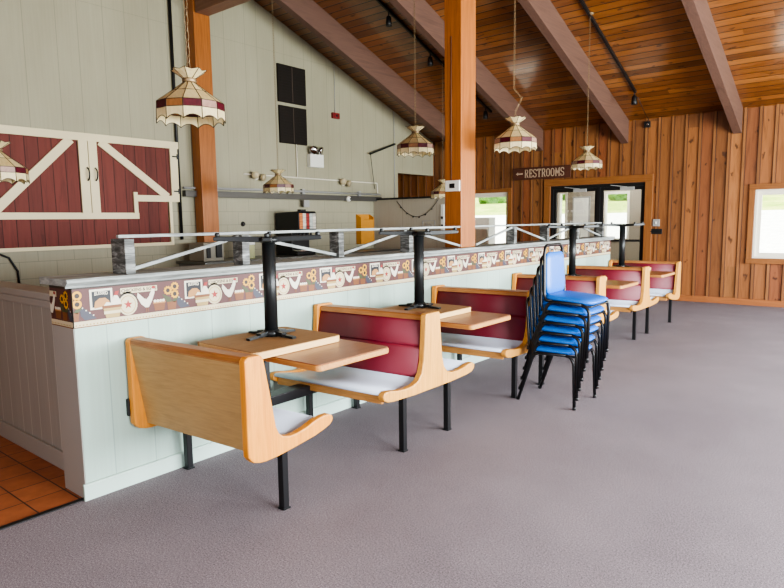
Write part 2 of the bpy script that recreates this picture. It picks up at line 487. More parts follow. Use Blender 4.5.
# ------------------------------------------------------------------ half wall with its border
HW=7.61; HT=1.117
hw=struct(MB().box((-.25,0,0),(0,HW,HT)).build('wall_half',M['mint']))
struct(MB().box((-.248,-.004,0),(-.003,0.002,.905)).build('trim_2',M['greyplain'],hw))
mb=MB(); mb.prism([(-.29,1.122),(-.29,1.158),(.03,1.158),(.036,1.150),(.036,1.140),(.026,1.132),(.016,1.122),(.014,1.112),(0.001,1.112),(0.001,1.122)],1,-.035,HW+.09)
struct(mb.build('trim_3',M['distress'],hw))
mb=MB(); mb.prism([(0,0),(.018,0),(.018,.078),(.012,.088),(0,.088)],1,-.018,HW)
struct(mb.build('baseboard_half',M['mintplain'],hw,bevel=.002))
# wallpaper border
PAL=[(84,48,46),(200,188,156),(166,142,88),(206,154,44),(42,32,24),(28,31,36),(214,208,190),(148,40,36),(116,70,34),(66,74,44),(60,62,74),(176,128,76)]
PM=[flat('border print %s'%n,c,.6) for n,c in zip(['maroon','cream','straw','sunflower','brown','slate','white','red','basket','leaf','blue grey','tan'],PAL)]
fontcache={}
def text_polys(body,size):
    cu=bpy.data.curves.new('lettering','FONT'); cu.body=body; cu.size=size; cu.align_x='CENTER'; cu.align_y='CENTER'; cu.offset=size*.02
    ob=bpy.data.objects.new('lettering',cu); COL.objects.link(ob)
    dg=bpy.context.evaluated_depsgraph_get(); me=bpy.data.meshes.new_from_object(ob.evaluated_get(dg))
    vs=[(v.co.x,v.co.y) for v in me.vertices]; fs=[tuple(p.vertices) for p in me.polygons]
    bpy.data.objects.remove(ob); bpy.data.curves.remove(cu); bpy.data.meshes.remove(me)
    return vs,fs
TX1=text_polys('CHICKENS & EGGS',.024); TX2=text_polys('BLESSED',.024)
def border(ua,ub,u_star,P,name,parent):
    """P(u,v,layer)->xyz; u along the wall, v height above the strip bottom"""
    mb=MB()
    def poly(pts,m,l):
        # clip to [ua,ub]
        out=[]
        def inside(p,k): return p[0]>=ua if k==0 else p[0]<=ub
        ps=list(pts)
        for k,lim in ((0,ua),(1,ub)):
            out=[]
            for i in range(len(ps)):
                a=ps[i-1]; b=ps[i]
                ia,ib=inside(a,k),inside(b,k)
                if ia!=ib:
                    t=(lim-a[0])/(b[0]-a[0]); out.append((lim,a[1]+t*(b[1]-a[1])))
                if ib: out.append(b)
            ps=out
            if not ps: return
        if len(ps)<3: return
        mb.add([P(u,v,l) for u,v in ps],[tuple(range(len(ps)))],m)
    def rect(u0,v0,u1,v1,m,l): poly([(u0,v0),(u1,v0),(u1,v1),(u0,v1)],m,l)
    def disc(u,v,ru,rv,m,l,n=16): poly([(u+ru*math.cos(2*PI*i/n),v+rv*math.sin(2*PI*i/n)) for i in range(n)],m,l)
    rect(ua,.0,ub,.21,0,0)
    rect(ua,.004,ub,.032,1,1); rect(ua,.0,ub,.005,8,2)
    n=int((ub-ua)/.018)
    for i in range(n): disc(ua+.009+i*.018,.013,.005,.004,2,2,6)
    rect(ua,.198,ub,.21,4,1)
    k0=int(math.floor((ua-u_star)/.547))-1; k1=int(math.ceil((ub-u_star)/.547))+1
    for k in range(k0,k1+1):
        u=u_star+k*.547
        # banner
        rect(u-.05,.150,u+.165,.184,4,2); poly([(u-.048,.152),(u+.163,.152),(u+.163,.182),(u-.048,.182)],1,3)
        if ua<u-.04 and u+.16<ub:
            vs,fs=TX1; mb.add([P(u+.057+a,.167+b,4) for a,b in vs],fs,4)
        # star plate
        disc(u-.012,.098,.058,.064,4,3,20); disc(u-.01,.092,.053,.058,1,4,20); disc(u-.01,.092,.044,.049,2,5,20); disc(u-.01,.092,.040,.045,1,6,20)
        st=[]
        for i in range(10):
            r=.026 if i%2==0 else .011; a=PI/2+i*PI/5; st.append((u-.01+r*math.cos(a),.092+r*math.sin(a)))
        mb_ok=ua<u-.05 and u+.05<ub
        if mb_ok: mb.add([P(a,b,7) for a,b in st]+[P(u-.01,.092,7)],[(i,(i+1)%10,10) for i in range(10)],7)
        # rooster
        q=u+.095
        poly([(q-.048,.15),(q-.052,.125),(q-.03,.085),(q-.005,.064),(q+.012,.064),(q+.034,.1),(q+.05,.14),(q+.052,.165),(q+.036,.172),(q+.03,.15),(q+.012,.12),(q-.01,.112),(q-.032,.135)],6,6)
        poly([(q-.02,.128),(q+.0,.108),(q+.02,.128),(q+.012,.145),(q-.014,.145)],0,7)
        rect(q-.004,.04,q+.0,.066,8,6); rect(q+.006,.04,q+.01,.066,8,6)
        disc(q+.046,.172,.012,.009,7,7,8)
        # egg basket
        q=u+.172
        poly([(q-.028,.04),(q+.028,.04),(q+.036,.085),(q-.036,.085)],8,5); rect(q-.037,.08,q+.037,.09,11,6)
        for i in range(4): disc(q-.026+i*.017,.094,.009,.008,6,7,8)
        # sunflowers with stems and a pot
        q=u+.25
        poly([(q-.026,.035),(q+.022,.035),(q+.028,.08),(q-.03,.08)],8,4)
        poly([(q-.03,.08),(q-.06,.13),(q-.01,.105),(q+.0,.08)],9,4); poly([(q,.08),(q+.03,.12),(q+.045,.1),(q+.02,.075)],9,4)
        for (a,b) in ((-.022,.146),(.022,.165),(.02,.122)):
            pet=[]
            for i in range(20):
                r=.027 if i%2==0 else .021; an=2*PI*i/20; pet.append((q+a+r*math.cos(an),b+r*math.sin(an)))
            poly(pet,3,5) if ua<q+a-.03 and q+a+.03<ub else disc(q+a,b,.024,.024,3,5)
            disc(q+a,b,.0125,.0125,4,6,12)
        # blue cloth / watering can
        q=u+.325
        poly([(q-.045,.13),(q-.03,.105),(q+.01,.07),(q+.04,.04),(q-.02,.036),(q-.04,.06)],10,3)
        for i in range(4): disc(q-.03+i*.018,.1-i*.014,.004,.004,6,4,6)
        # chalkboard sign
        q=u+.395
        rect(q-.06,.085,q+.06,.19,6,3); rect(q-.049,.096,q+.049,.179,5,4)
        if ua<q-.06 and q+.06<ub:
            vs,fs=TX2; mb.add([P(q+a*.8,.163+b+.006*(1-(a/.05)**2),5) for a,b in vs],fs,6)
        poly([(q-.04,.09),(q-.034,.125),(q-.01,.142),(q+.02,.142),(q+.04,.125),(q+.045,.1)],11,5)
        # hen in a basket
        q=u+.45
        poly([(q-.035,.034),(q+.035,.034),(q+.05,.1),(q-.052,.1)],2,6); rect(q-.054,.085,q+.052,.1,8,7)
        rect(q-.046,.055,q+.042,.07,1,7)
        poly([(q-.045,.1),(q-.03,.118),(q-.005,.112),(q+.012,.15),(q+.03,.148),(q+.046,.118),(q+.048,.1)],6,7)
        poly([(q+.012,.148),(q+.02,.17),(q+.04,.172),(q+.032,.148)],7,6)
    o=mb.build(name,PM,parent,fix=False); struct(o)
    return o
border(.0,HW,.297,lambda u,v,l:(.0012+l*.00035,u,.905+v),'trim_4',hw)
border(-.25,0.0,-.33,lambda u,v,l:(u,-.0052-l*.00035,.905+v),'trim_5',hw)
# outlet on the half wall, low beside the first booth
t=thing('wall_outlet','small black electrical outlet low on the half wall beside the first booth','outlet',(0.0,.262,.437))
MB().box((0,-.022,-.047),(.022,.022,.047)).build('cover',M['dark'],t,bevel=.003)
mb=MB()
for z in (-.022,.022): mb.box((.021,-.013,z-.012),(.024,.013,z+.012))
mb.build('socket',M['iron'],t)

# lower partition left of the half wall end
lp=struct(MB().box((-4.6,.11,0),(-.25,.22,1.0)).build('wall_partition',M['greyp']))
struct(MB().box((-4.6,.085,1.0),(-.25,.245,1.045)).build('trim_6',M['greyplain'],lp,bevel=.008))
struct(MB().box((-4.6,.088,.955),(-.25,.11,1.0)).build('trim_7',M['greyplain'],lp,bevel=.006))
struct(MB().box((-4.6,.092,0),(-.25,.11,.11)).build('baseboard_partition',M['greyplain'],lp,bevel=.004))

# ------------------------------------------------------------------ railing on the half wall
rt=thing('railing','low distressed grey wooden railing with zigzag braces along the top of the half wall','railing',(-.09,0,1.158))
PY=[.325,1.115,2.0,2.87,3.84,4.77,5.6,6.52,7.42]
for i,y in enumerate(PY):
    if i==4: continue
    d=.075 if i==0 else .05; w=.028
    MB().box((-d,y-w,0),(d,y+w,.19)).build('post',M['distress_shade'],rt,bevel=.003)
MB().box((-.012,PY[0]-.028,.194),(.015,3.705,.212)).build('top_rail',M['distress'],rt,bevel=.003)
MB().box((-.012,3.975,.194),(.015,PY[-1]+.03,.212)).build('top_rail',M['distress'],rt,bevel=.003)
for i in range(len(PY)-1):
    a,b=PY[i],PY[i+1]
    za,zb=(.02,.18) if i%2==0 else (.18,.02)
    e0=.15 if i==4 else .028; e1=.15 if i==3 else .028
    MB().bar((.012,a+e0,za),(.012,b-e1,zb),.022,.02).build('brace',M['distress'],rt,bevel=.002)

# ------------------------------------------------------------------ booth benches
OP=[(.013,.335),(.002,.35),(0,.40),(.0,.80),(.006,.812),(.02,.82),(.085,.82),(.098,.812),(.108,.795),(.147,.584),(.169,.455),(.188,.415),(.209,.398),(.25,.386),(.297,.386),(.36,.398),(.425,.418),(.48,.428),(.525,.427),(.546,.416),(.553,.40),(.547,.382),(.53,.368),(.49,.354),(.422,.337),(.294,.319),(.177,.305),(.10,.303),(.066,.307),(.03,.318)]
DR=[(.066,.845),(.078,.835),(.087,.70),(.102,.55),(.125,.475),(.16,.435),(.21,.418),(.28,.412),(.36,.418),(.43,.432),(.475,.434),(.497,.424),(.503,.405),(.493,.385),(.46,.368),(.40,.360),(.2,.352)]
DP=[(-a,b) for a,b in DR[::-1]]+DR
XA,XB=.012,.95; PT=.042
def seatcurve(off=0):
    # laminate top surface in (y,z), seat toward +y, relative to single back
    dz=.028 if off else 0
    return [(a,b+dz) for a,b in [(.105+off,.50),(.125+off,.44),(.15+off,.398),(.18+off,.378),(.23+off,.368),(.30+off,.37),(.38+off,.384),(.46+off,.40),(.50+off,.405),(.515+off,.398)]]
def sheet(mb,curve,th,x0,x1,m=0,sg=1):
    n=len(curve)
    poly=[(a*sg,b) for a,b in curve]+[(a*sg,b-th) for a,b in curve[::-1]]
    mb.prism(poly,0,x0,x1,m,smooth=True)
def skew(t):
    # the wall ends of the benches sit slightly nearer the entrance than the aisle ends
    for o in t.children_recursive:
        for v in o.data.vertices: v.co.y+=.075*(v.co.x-.95)
def bench(name,label,loc,double,endm='oak'):
    t=thing(name,label,'bench',loc,'wooden booth benches along the half wall')
    prof=DP if double else OP
    for x in (XA,XB-PT):
        o=MB().prism(prof,0,x,x+PT).build('end_panel',M[endm] if x>XA or not endm=='oak' else M['oakorange'],t,bevel=.007,seg=2)
    i0,i1=XA+PT,XB-PT
    for sg in ((1,-1) if double else (1,)):
        off=-.02 if double else 0
        mb=MB(); sheet(mb,seatcurve(off),.014,i0,i1,0,sg)
        st=mb.build('seat',M['laminate'],t)
        y=(.487+off)*sg; dz=.028 if double else 0
        MB().box((i0,y-.02*sg,.325+dz),(i1,y,.388+dz)).build('seat_apron',M['oakx'],st,bevel=.002)
        MB().box((i0,(.13+off)*sg,.350+dz),(i1,(.46+off)*sg,.357+dz)).build('seat_base',M['dark'],st)
        # reclined padded back: two cushions
        def bp(z): return (.148+off)-(z-.44)*.21     # y of the pad face at height z
        for nm,za,zb in (('lower_pad',.44,.634),('upper_pad',.634,.800 if double else .792)):
            mb=MB(); pts=[]
            zz=[za,za+.005,za+.018,(za+zb)/2,zb-.018,zb-.005,zb]; ex=[-.008,-.002,.001,.003,.001,-.002,-.008]
            pts=[(sg*(bp(z)+e),z) for z,e in zip(zz,ex)]+[(sg*(bp(z)-(.03 if double else .008)),z) for z in zz[::-1]]
            mb.prism(pts,0,i0,i1,0,smooth=True)
            mb.build(nm,M['red'],t)
    if double:
        MB().prism([(-.058,.80),(.058,.80),(.056,.826),(.048,.834),(-.048,.834),(-.056,.826)],0,i0,i1).build('back_cap',M['oakcap'],t)
        MB().prism([(-.06,.40),(.06,.40),(.005,.80),(-.005,.80)],0,i0,i1).build('back_core',M['oakpanel'],t)
    else:
        MB().prism([(.004,.785),(.09,.785),(.086,.812),(.078,.818),(.016,.818),(.006,.81)],0,i0,i1).build('back_cap',M['oakcap'],t)
        MB().prism([(.004,.79),(.03,.79),(.100,.345),(.075,.338)],0,i0,i1).build('back_panel',M['oakpanel'],t)
    for x,yo in ((.06,.055),(.895,-.005)):
        for y in ((-.245,.245) if double else (.255,)):
            y=y+yo
            lg=MB().box((x-.018,y-.018,0.004),(x+.018,y+.018,.35)).build('leg',M['black'],t,bevel=.003)
            MB().box((x-.022,y-.022,0),(x+.022,y+.022,.008)).build('foot',M['iron'],lg)
    for y in ((-.245,.245) if double else (.255,)):
        MB().box((.1,y-.02,.322),(.86,y+.02,.352)).build('cross_rail',M['black'],t)
    return t
B1Y=.32
M['orange']=M['oakorange']
b1=bench('booth_bench','single-sided booth bench nearest the camera, its tan wooden back turned to us',(0,B1Y,0),False,'orange'); skew(b1)
BC=[v for v in (1.79,3.245,4.75,6.21)]
b2=bench('booth_bench','double-sided red and oak booth bench, second from the camera',(0,BC[0],0),True); skew(b2)
dup(b2,(0,BC[1],0),'double-sided red and oak booth bench just left of the stacked blue chairs')
dup(b2,(0,BC[2],0),'double-sided red and oak booth bench mostly hidden behind the stacked blue chairs')
dup(b2,(0,BC[3],0),'double-sided red and oak booth bench right of the blue chairs, second from the far end')
b6=bench('booth_bench','single-sided red booth bench farthest away, facing us before the wood wall',(0,0,0),False)
# the far one faces the camera: mirror its meshes in y
def mirror(o):
    o.data=o.data.copy()
    for v in o.data.vertices: v.co.y=-v.co.y
    o.data.flip_normals()
for ch in b6.children_recursive: mirror(ch)
b6.location=(0,7.71,0)
skew(b6)

# ------------------------------------------------------------------ booth tables and upturned tables on them
TY=[.945,2.35,3.81,5.25,6.71]
def rrect(x0,y0,x1,y1,r,n=4):
    pts=[]
    for cx,cy,a0 in ((x1-r,y1-r,0),(x0+r,y1-r,90),(x0+r,y0+r,180),(x1-r,y0+r,270)):
        for i in range(n+1):
            a=math.radians(a0+90*i/n); pts.append((cx+r*math.cos(a),cy+r*math.sin(a)))
    return pts
def table(label,y):
    t=thing('booth_table',label,'table',(0,y,0),'fixed tables between the booth benches')
    tp=MB().prism(rrect(.03,-.275,1.06,.275,.03),2,.731,.735).build('tabletop',M['tabletop'],t)
    MB().prism(rrect(.028,-.277,1.063,.277,.03),2,.700,.7305).build('edge_band',M['oakx'],tp,bevel=.006)
    mb=MB(); mb.box((.265,-.03,.38),(.325,.03,.62)); mb.build('column',M['black'],t,bevel=.004)
    mb=MB(); mb.prism([(.16,.699),(.43,.699),(.43,.688),(.325,.60),(.265,.60),(.16,.688)],1,-.02,.02); mb.prism([(-.15,.698),(.15,.698),(.15,.685),(.035,.60),(-.035,.60),(-.15,.685)],0,.275,.315)
    mb.build('bracket',M['black'],t)
    MB().box((.245,-.33,.325),(.345,.40,.385)).build('support_beam',M['black'],t,bevel=.004)
    return t
t1=table('oak-topped fixed booth table nearest the camera, right of the first bench',TY[0])
dup(t1,(0,TY[1],0),'oak-topped fixed booth table between the second and third benches')
dup(t1,(0,TY[2],0),'oak-topped fixed booth table hidden behind the stacked blue chairs')
dup(t1,(0,TY[3],0),'oak-topped fixed booth table just beyond the stacked blue chairs')
dup(t1,(0,TY[4],0),'oak-topped fixed booth table at the far end of the row')
def upturned(label,x,y,rz=0):
    t=thing('upturned_table',label,'table',(x,y,.736),'pedestal tables lying upside down on the booth tables',rz)
    tp=MB().prism(rrect(-.20,-.365,.31,.26,.035),2,.0005,.036).build('tabletop',M['edge'],t,bevel=.003)
    MB().prism(rrect(-.198,-.363,.308,.258,.035),2,.0355,.0385).build('underside',M['particle'],tp)
    mb=MB()
    for a in range(4):
        an=math.radians(90*a+4); c,s=math.cos(an),math.sin(an)
        mb.bar((0,0,.066),(c*.10,s*.10,.054),.036,.022); mb.bar((c*.09,s*.09,.052),(c*.18,s*.18,.0445),.03,.012)
    mb.lathe([(.05,.04),(.052,.06),(.045,.078)],seg=20)
    mb.build('mounting_spider',M['iron'],t)
    MB().lathe([(.038,.06),(.038,.585)],seg=28).build('column',M['iron'],t)
    hub=MB().lathe([(.045,.575),(.058,.585),(.058,.605),(.03,.612)],seg=24).build('base_hub',M['iron'],t)
    for a in range(4):
        an=math.radians(-41+90*a); c,s=math.cos(an),math.sin(an)
        mb=MB(); n=5; pts=[]
        L=.30
        mb.prism([(.03,.578),(L-.02,.590),(L,.592),(L,.612),(L-.03,.616),(.03,.612)],1,-.024,.024)
        mb.lathe([(.014,.612),(.014,.632),(.009,.636)],c=(L-.02,0,0),seg=10)
        mb.xform(Matrix.Rotation(an,4,'Z'))
        mb.build('base_arm',M['iron'],t,bevel=.004)
    return t
u1=upturned('upside-down pedestal table on the nearest booth table, black column pointing up',.425,.915)
dup(u1,(.44,2.33,.736),'upside-down pedestal table on the booth table between second and third benches')
dup(u1,(.43,5.21,.736),'upside-down pedestal table whose black column rises just behind the stacked blue chairs')
dup(u1,(.43,6.83,.736),'upside-down pedestal table on the farthest booth table, column before the glass doors')

# ------------------------------------------------------------------ stacked chairs
def arc(p0,p1,p2,n=6):
    p0,p1,p2=Vector(p0),Vector(p1),Vector(p2)
    return [tuple((1-t)**2*p0+2*t*(1-t)*p1+t*t*p2) for t in [i/n for i in range(n+1)]]
def chair(label,loc):
    t=thing('stacking_chair',label,'chair',loc,'blue stacking chairs in one stack')
    MB().pillow(.41,.40,.052,(.0,0,.424),0,12,5).build('seat',M['blue'],t)
    fr=MB()
    loop=[]
    fr.tube([(.19,-.185,.398),(-.16,-.185,.398),(-.185,-.16,.398),(-.185,.16,.398),(-.16,.185,.398),(.17,.185,.398),(.19,.165,.398),(.19,-.165,.398)],.0085,8,closed=True)
    fr.build('seat_frame',M['black'],t)
    for s in (-1,1):
        y=s*.2
        # front leg with its bend into the side rail
        pts=[(.205,y*1.02,.006),(.193,y,.30)]+arc((.192,y,.33),(.188,y,.402),(.12,y,.405))
        lg=MB().tube(pts,.0128,8).build('leg',M['black'],t)
        MB().lathe([(.014,0),(.014,.02),(.011,.024)],c=(.2055,y*1.02,0),seg=10).build('foot',M['dark'],lg)
        pts=[(.13,y,.405),(-.06,y,.400)]+arc((-.08,y,.399),(-.125,y,.396),(-.145,y,.345))+[(-.262,y*.985,.006)]
        lg=MB().tube(pts,.0128,8).build('leg',M['black'],t)
        MB().lathe([(.014,0),(.014,.02),(.011,.024)],c=(-.264,y*.985,0),seg=10).build('foot',M['dark'],lg)
    # backrest hoop
    h=MB(); left=[(-.10,-.188,.40),(-.155,-.188,.405),(-.175,-.186,.44),(-.205,-.168,.70)]
    top=arc((-.209,-.165,.745),(-.218,-.158,.812),(-.218,-.10,.812),6)+arc((-.218,.10,.812),(-.218,.158,.812),(-.209,.165,.745),6)
    right=[(-.205,.168,.70),(-.175,.186,.44),(-.155,.188,.405),(-.10,.188,.40)]
    h.tube(left+top+right,.0115,8); h.build('back_frame',M['black'],t)
    # backrest pad: pillow lying, stood up
    mb=MB().pillow(.32,.335,.04,(0,0,0),0,12,8,taper=.08)
    R_=Matrix.Translation((-.186,0,.600))@Matrix.Rotation(math.radians(-96.5),4,'Y')
    mb.xform(R_); mb.build('backrest',M['blue'],t)
    return t
CL=['blue vinyl stacking chair at the very bottom of the stack, feet on the carpet','blue vinyl stacking chair second from the bottom of the stack','blue vinyl stacking chair third from the bottom of the stack',
    'blue vinyl stacking chair fourth from the bottom of the stack','blue vinyl stacking chair directly below the topmost chair of the stack','topmost blue vinyl stacking chair, with its whole back and seat visible']
for k in range(6):
    loc=(1.207+.017*k,3.16,.080*k)
    ch_=chair(CL[0],loc) if k==0 else dup(c0,loc,CL[k])
    if k==0: c0=ch_
    ch_.rotation_euler=(0,math.radians(.8*k),0)

# ------------------------------------------------------------------ pendants
def pendant(label,loc,top,path=None):
    t=thing('pendant_lamp',label,'lamp',loc,'stained glass pendant lamps')
    N=12
    D=.21
    prof=[(.032,.085),(.125,.0),(.203,-.075),(.21,-.08),(.21,-.135),(.213,-.21)]  # z rel.
    # z zero set near shade middle
    band=[2,1,2,3,2,1,2,3,2,1,2,3]
    mb=MB(); lead=MB()
    def P(r,z,k): a=2*PI*(k+.5)/N; return Vector((r*math.cos(a),r*math.sin(a),z))
    rings=[(.034,.078),(.112,.008),(.20,-.068),(.21,-.076)]
    for k in range(N):
        for i,(ra,rb) in enumerate(zip(rings,rings[1:])):
            m=(0 if (k*7+i*3)%5 else 5)
            mb.add([P(*ra,k),P(*ra,k+1),P(*rb,k+1),P(*rb,k)],[(0,1,2,3)],m)
        mb.add([P(.21,-.076,k),P(.21,-.076,k+1),P(.212,-.128,k+1),P(.212,-.128,k)],[(0,1,2,3)],band[k])
        # scalloped skirt
        n=6; vs=[]; 
        for j in range(n+1):
            q=P(.212,-.128,k).lerp(P(.212,-.128,k+1),j/n); vs.append(q)
        for j in range(n+1):
            s_=j/n; q=P(.214,-.2,k).lerp(P(.214,-.2,k+1),s_); q.z+=-.014+.03*math.sin(PI*s_)**.8; vs.append(q)
        mb.add(vs,[(j,j+1,n+1+j+1,n+1+j) for j in range(n)],4)
        lead.tube([vs[n+1+j] for j in range(n+1)],.0028,5)
        lead.tube([P(.034,.078,k),P(.112,.008,k),P(.20,-.068,k),P(.21,-.076,k),P(.212,-.128,k),P(.214,-.21,k)],.0028,5)
        for r,z in ((.112,.008),(.21,-.076),(.212,-.128)): lead.tube([P(r,z,k),P(r,z,k+1)],.0026,5)
    sh=mb.build('shade',[M['g_cream'],M['g_amber'],M['g_maroon'],M['g_pink'],M['g_white'],M['g_ochre']],t)
    lead.build('lead_lines',M['lead'],sh)
    # flared crown
    mb=MB(); ld=MB(); NC=8
    def Q(r,z,k,f=0): a=2*PI*(k+f)/NC; return Vector((r*math.cos(a),r*math.sin(a),z))
    for k in range(NC):
        a0,a1=Q(.036,.105,k),Q(.036,.105,k+1); b0,b1=Q(.112,.166,k),Q(.112,.166,k+1); bm_=Q(.095,.156,k,.5)
        mb.add([a0,a1,b1,bm_,b0],[(0,1,2,3,4)],0)
        ld.tube([a0,b0,],.0024,5); ld.tube([b0,bm_,b1],.002,5)
    cr=mb.build('crown',[M['g_white']],t); ld.build('lead_lines',M['lead'],cr)
    MB().lathe([(.036,.074),(.045,.084),(.042,.094),(.045,.1),(.036,.108),(.01,.112)],seg=20).build('collar',M['brass'],t)
    # bulb holder
    MB().lathe([(.02,.07),(.02,0.0),(.03,-.03),(.033,-.06),(.02,-.085),(.004,-.09)],seg=14).build('bulb',M['white2'],t)
    zs=.83
    for o_ in t.children_recursive:
        for v in o_.data.vertices: v.co.z*=zs; v.co.x*=.965; v.co.y*=.965
    ch=MB(); z=.085; H=top-loc[2]
    big='largest' in label; L=.054 if big else .036; lr=.012 if big else .008; wr=.0026 if big else .0019
    path=[(0,0,z)]+(path or [])+[((path or [(0,0,0)])[-1][0],(path or [(0,0,0)])[-1][1],H)]
    i=0
    for pa,pb in zip(path,path[1:]):
        pa,pb=Vector(pa),Vector(pb); n_=max(1,round((pb-pa).length/(L*.86))); q_=Vector((0,0,1)).rotation_difference((pb-pa).normalized())
        for k_ in range(n_):
            c_=pa.lerp(pb,(k_+.5)/n_); pts=[]
            for k in range(10):
                a=2*PI*k/10; sn=math.sin(a); u=lr*math.cos(a); v=lr*sn+(L/2-lr*.8)*(0 if abs(sn)<1e-6 else (1 if sn>0 else -1))
                pts.append(c_+q_@Vector((u,0,v) if i%2==0 else (0,u,v)))
            ch.tube(pts,wr,5,closed=True); i+=1
    ch.build('chain',M['brass'],t)
    MB().lathe([(.05,H+.0),(.05,H-.012),(.02,H-.028),(.008,H-.03)],c=(path[-1][0],path[-1][1],0),seg=16).build('canopy',M['brass'],t)
    return t
PL=[((-2.265,.487,1.939),'cream stained-glass pendant lamp cut off at the left edge, before the red barn doors'),
    ((-.22,.879,2.217),'largest cream stained-glass pendant lamp, hanging nearest in front of the left post'),
    ((-3.326,4.228,1.995),'stained-glass pendant lamp hanging low above the drink dispenser'),
    ((-.979,4.198,2.318),'stained-glass pendant lamp just left of the tall wooden post, over the kitchen'),
    ((.324,4.045,2.248),'stained-glass pendant lamp just right of the tall wooden post, below a kinked chain'),
    ((-.153,7.027,2.269),'stained-glass pendant lamp hanging in front of the glass doors, right of the restrooms sign'),
    ((-2.729,7.299,1.966),'stained-glass pendant lamp half hidden behind the tall wooden post')]
first=None
for loc,l in PL:
    top=roofz(loc[1])-.0
    if 3.86<loc[1]<4.08: top=4.33
    pendant(l,loc,top,[(.0,0,.20),(.045,.04,.32),(-.012,-.01,.40)] if 'kinked' in l else None)

# ------------------------------------------------------------------ ceiling tracks with spot heads
def track(label,x,ya,yb,spots):
    t=thing('track_light',label,'track light',(x,0,0),'ceiling track lights')
    MB().bar((0,ya,roofz(ya)-.02),(0,yb,roofz(yb)-.02),.035,.035).build('track_rail',M['dark'],t)
    for y in spots:
        z=roofz(y)-.04
        s_=MB().tube([(0,y,z+.01),(0,y,z-.06)],.008,8)
        s_.lathe([(.012,0),(.035,-.02),(.045,-.10),(.045,-.15),(.035,-.15)],c=(0,y,z-.05),seg=16)
        s_.build('spot_head',M['dark'],t)
    return t
track('black ceiling track with three spots, left of the tall wooden post',-2.80,5.0,9.0,(6.0,7.05,8.8))
track('black ceiling track with one spot, above the glass doors',-.16,6.3,9.0,(8.95,))
t=thing('ceiling_speaker','tiny black box speaker under the ceiling, right of the rafter end above the doors','speaker',(-.22,YF-.022,3.02))
MB().box((-.05,-.05,-.05),(.05,0,.05)).build('cabinet',M['dark'],t,bevel=.006)
MB().lathe([(.02,0),(.018,-.006),(.004,-.002)],c=(0.01,-.05,0),seg=14,axis=1).build('cone',M['chrome'],t)
MB().tube([(0,-.02,.05),(.02,-.06,.09),(.03,-.25,.14),(.05,-.75,.35)],.005,6).build('cable',M['dark'],t)

# ------------------------------------------------------------------ far wall fittings
def casing(name,x0,x1,z0,z1,w=.09,bottom=True,mats=('trimwood','trimwoodz')):
    y0,y1=YF-.045,YF+.0
    r=struct(MB().box((x0-w,y0,z1),(x1+w,y1,z1+w)).build(name,M[mats[0]],None,bevel=.004))
    struct(MB().box((x0-w,y0,z0 if not bottom else z0-w),(x0,y1,z1)).build('trim_8',M[mats[1]],r,bevel=.004))
    struct(MB().box((x1,y0,z0 if not bottom else z0-w),(x1+w,y1,z1)).build('trim_9',M[mats[1]],r,bevel=.004))
    if bottom: struct(MB().box((x0-w,y0-.01,z0-w),(x1+w,y1,z0)).build('trim_10',M[mats[0]],r,bevel=.004))
    return r
casing('trim_11',DX0,DX1,0,DZ,.13,False)
casing('trim_12',W2[0],W2[1],W2[2],W2[3],.08)
casing('trim_13',W1[0],W1[1],W1[2],W1[3],.085)
def frame(mb,x0,x1,z0,z1,w,y0,y1):
    mb.box((x0,y0,z0),(x0+w,y1,z1)); mb.box((x1-w,y0,z0),(x1,y1,z1))
    mb.box((x0+w,y0,z1-w),(x1-w,y1,z1)); mb.box((x0+w,y0,z0),(x1-w,y1,z0+w))
def window(name,o,mull):
    x0,x1,z0,z1=o; y=YF+.06
    mb=MB(); w=.055
    frame(mb,x0,x1,z0,z1,.03,YF-.005,YF+.12)
    frame(mb,x0+.03,x1-.03,z0+.03,z1-.03,w,y-.02,y+.02)
    for q in mull: mb.box((q-.03,y-.02,z0+.03+w),(q+.03,y+.02,z1-.03-w))
    fr=struct(mb.build(name,M['white']))
    struct(MB().box((x0+.03,y-.003,z0+.02),(x1-.03,y+.003,z1-.03)).build('window_pane',M['pane'],fr))
    return fr
window('window_1',W1,[2.5]); window('window_2',W2,[])
struct(MB().box((DX1+.13,YF-.045,0),(XR,YF,.10)).build('baseboard_far',M['basewood'],None,bevel=.004))
struct(MB().box((-6.8,YF-.045,0),(DX0-.13,YF,.10)).build('baseboard_far_left',M['basewood'],None,bevel=.004))
# glass doors
def glassdoor(name,x0,x1,hinge_left):
    y=YF+.05; w=.05
    mb=MB(); mb.box((x0,y-.025,.0),(x0+w,y+.025,DZ-.06)); mb.box((x1-w,y-.025,0),(x1,y+.025,DZ-.06)); mb.box((x0+w,y-.025,DZ-.12),(x1-w,y+.025,DZ-.06)); mb.box((x0+w,y-.025,0),(x1-w,y+.025,.16))
    d=struct(mb.build(name,M['dark']))
    struct(MB().box((x0+w,y-.004,.16),(x1-w,y+.004,DZ-.12)).build('door_pane',M['pane'],d))
    struct(MB().box((x0+w,y-.05,1.0),(x1-w,y-.025,1.04)).build('push_bar',M['dark'],d))
    mb=MB(); cx=(x0+x1)/2+.1
    mb.box((cx-.12,y-.075,DZ-.125),(cx+.12,y-.025,DZ-.07)); mb.bar((cx,y-.08,DZ-.07),(cx-.28,y-.1,DZ-.03),.02,.012); 
    struct(mb.build('door_closer',M['greycab'],d))
    return d
xm=(-1.085,-1.03)
dl=glassdoor('door_1',DX0+.05,xm[0],True); dr=glassdoor('door_2',xm[1],DX1-.03,False)
mb=MB(); mb.box((DX0,YF-.01,0),(DX0+.05,YF+.1,DZ)); mb.box((DX1-.03,YF-.01,0),(DX1,YF+.1,DZ)); mb.box((xm[0],YF-.01,0),(xm[1],YF+.1,DZ-.06)); mb.box((DX0+.05,YF-.01,DZ-.06),(DX1-.03,YF+.1,DZ))
struct(mb.build('door_frame',M['dark']))
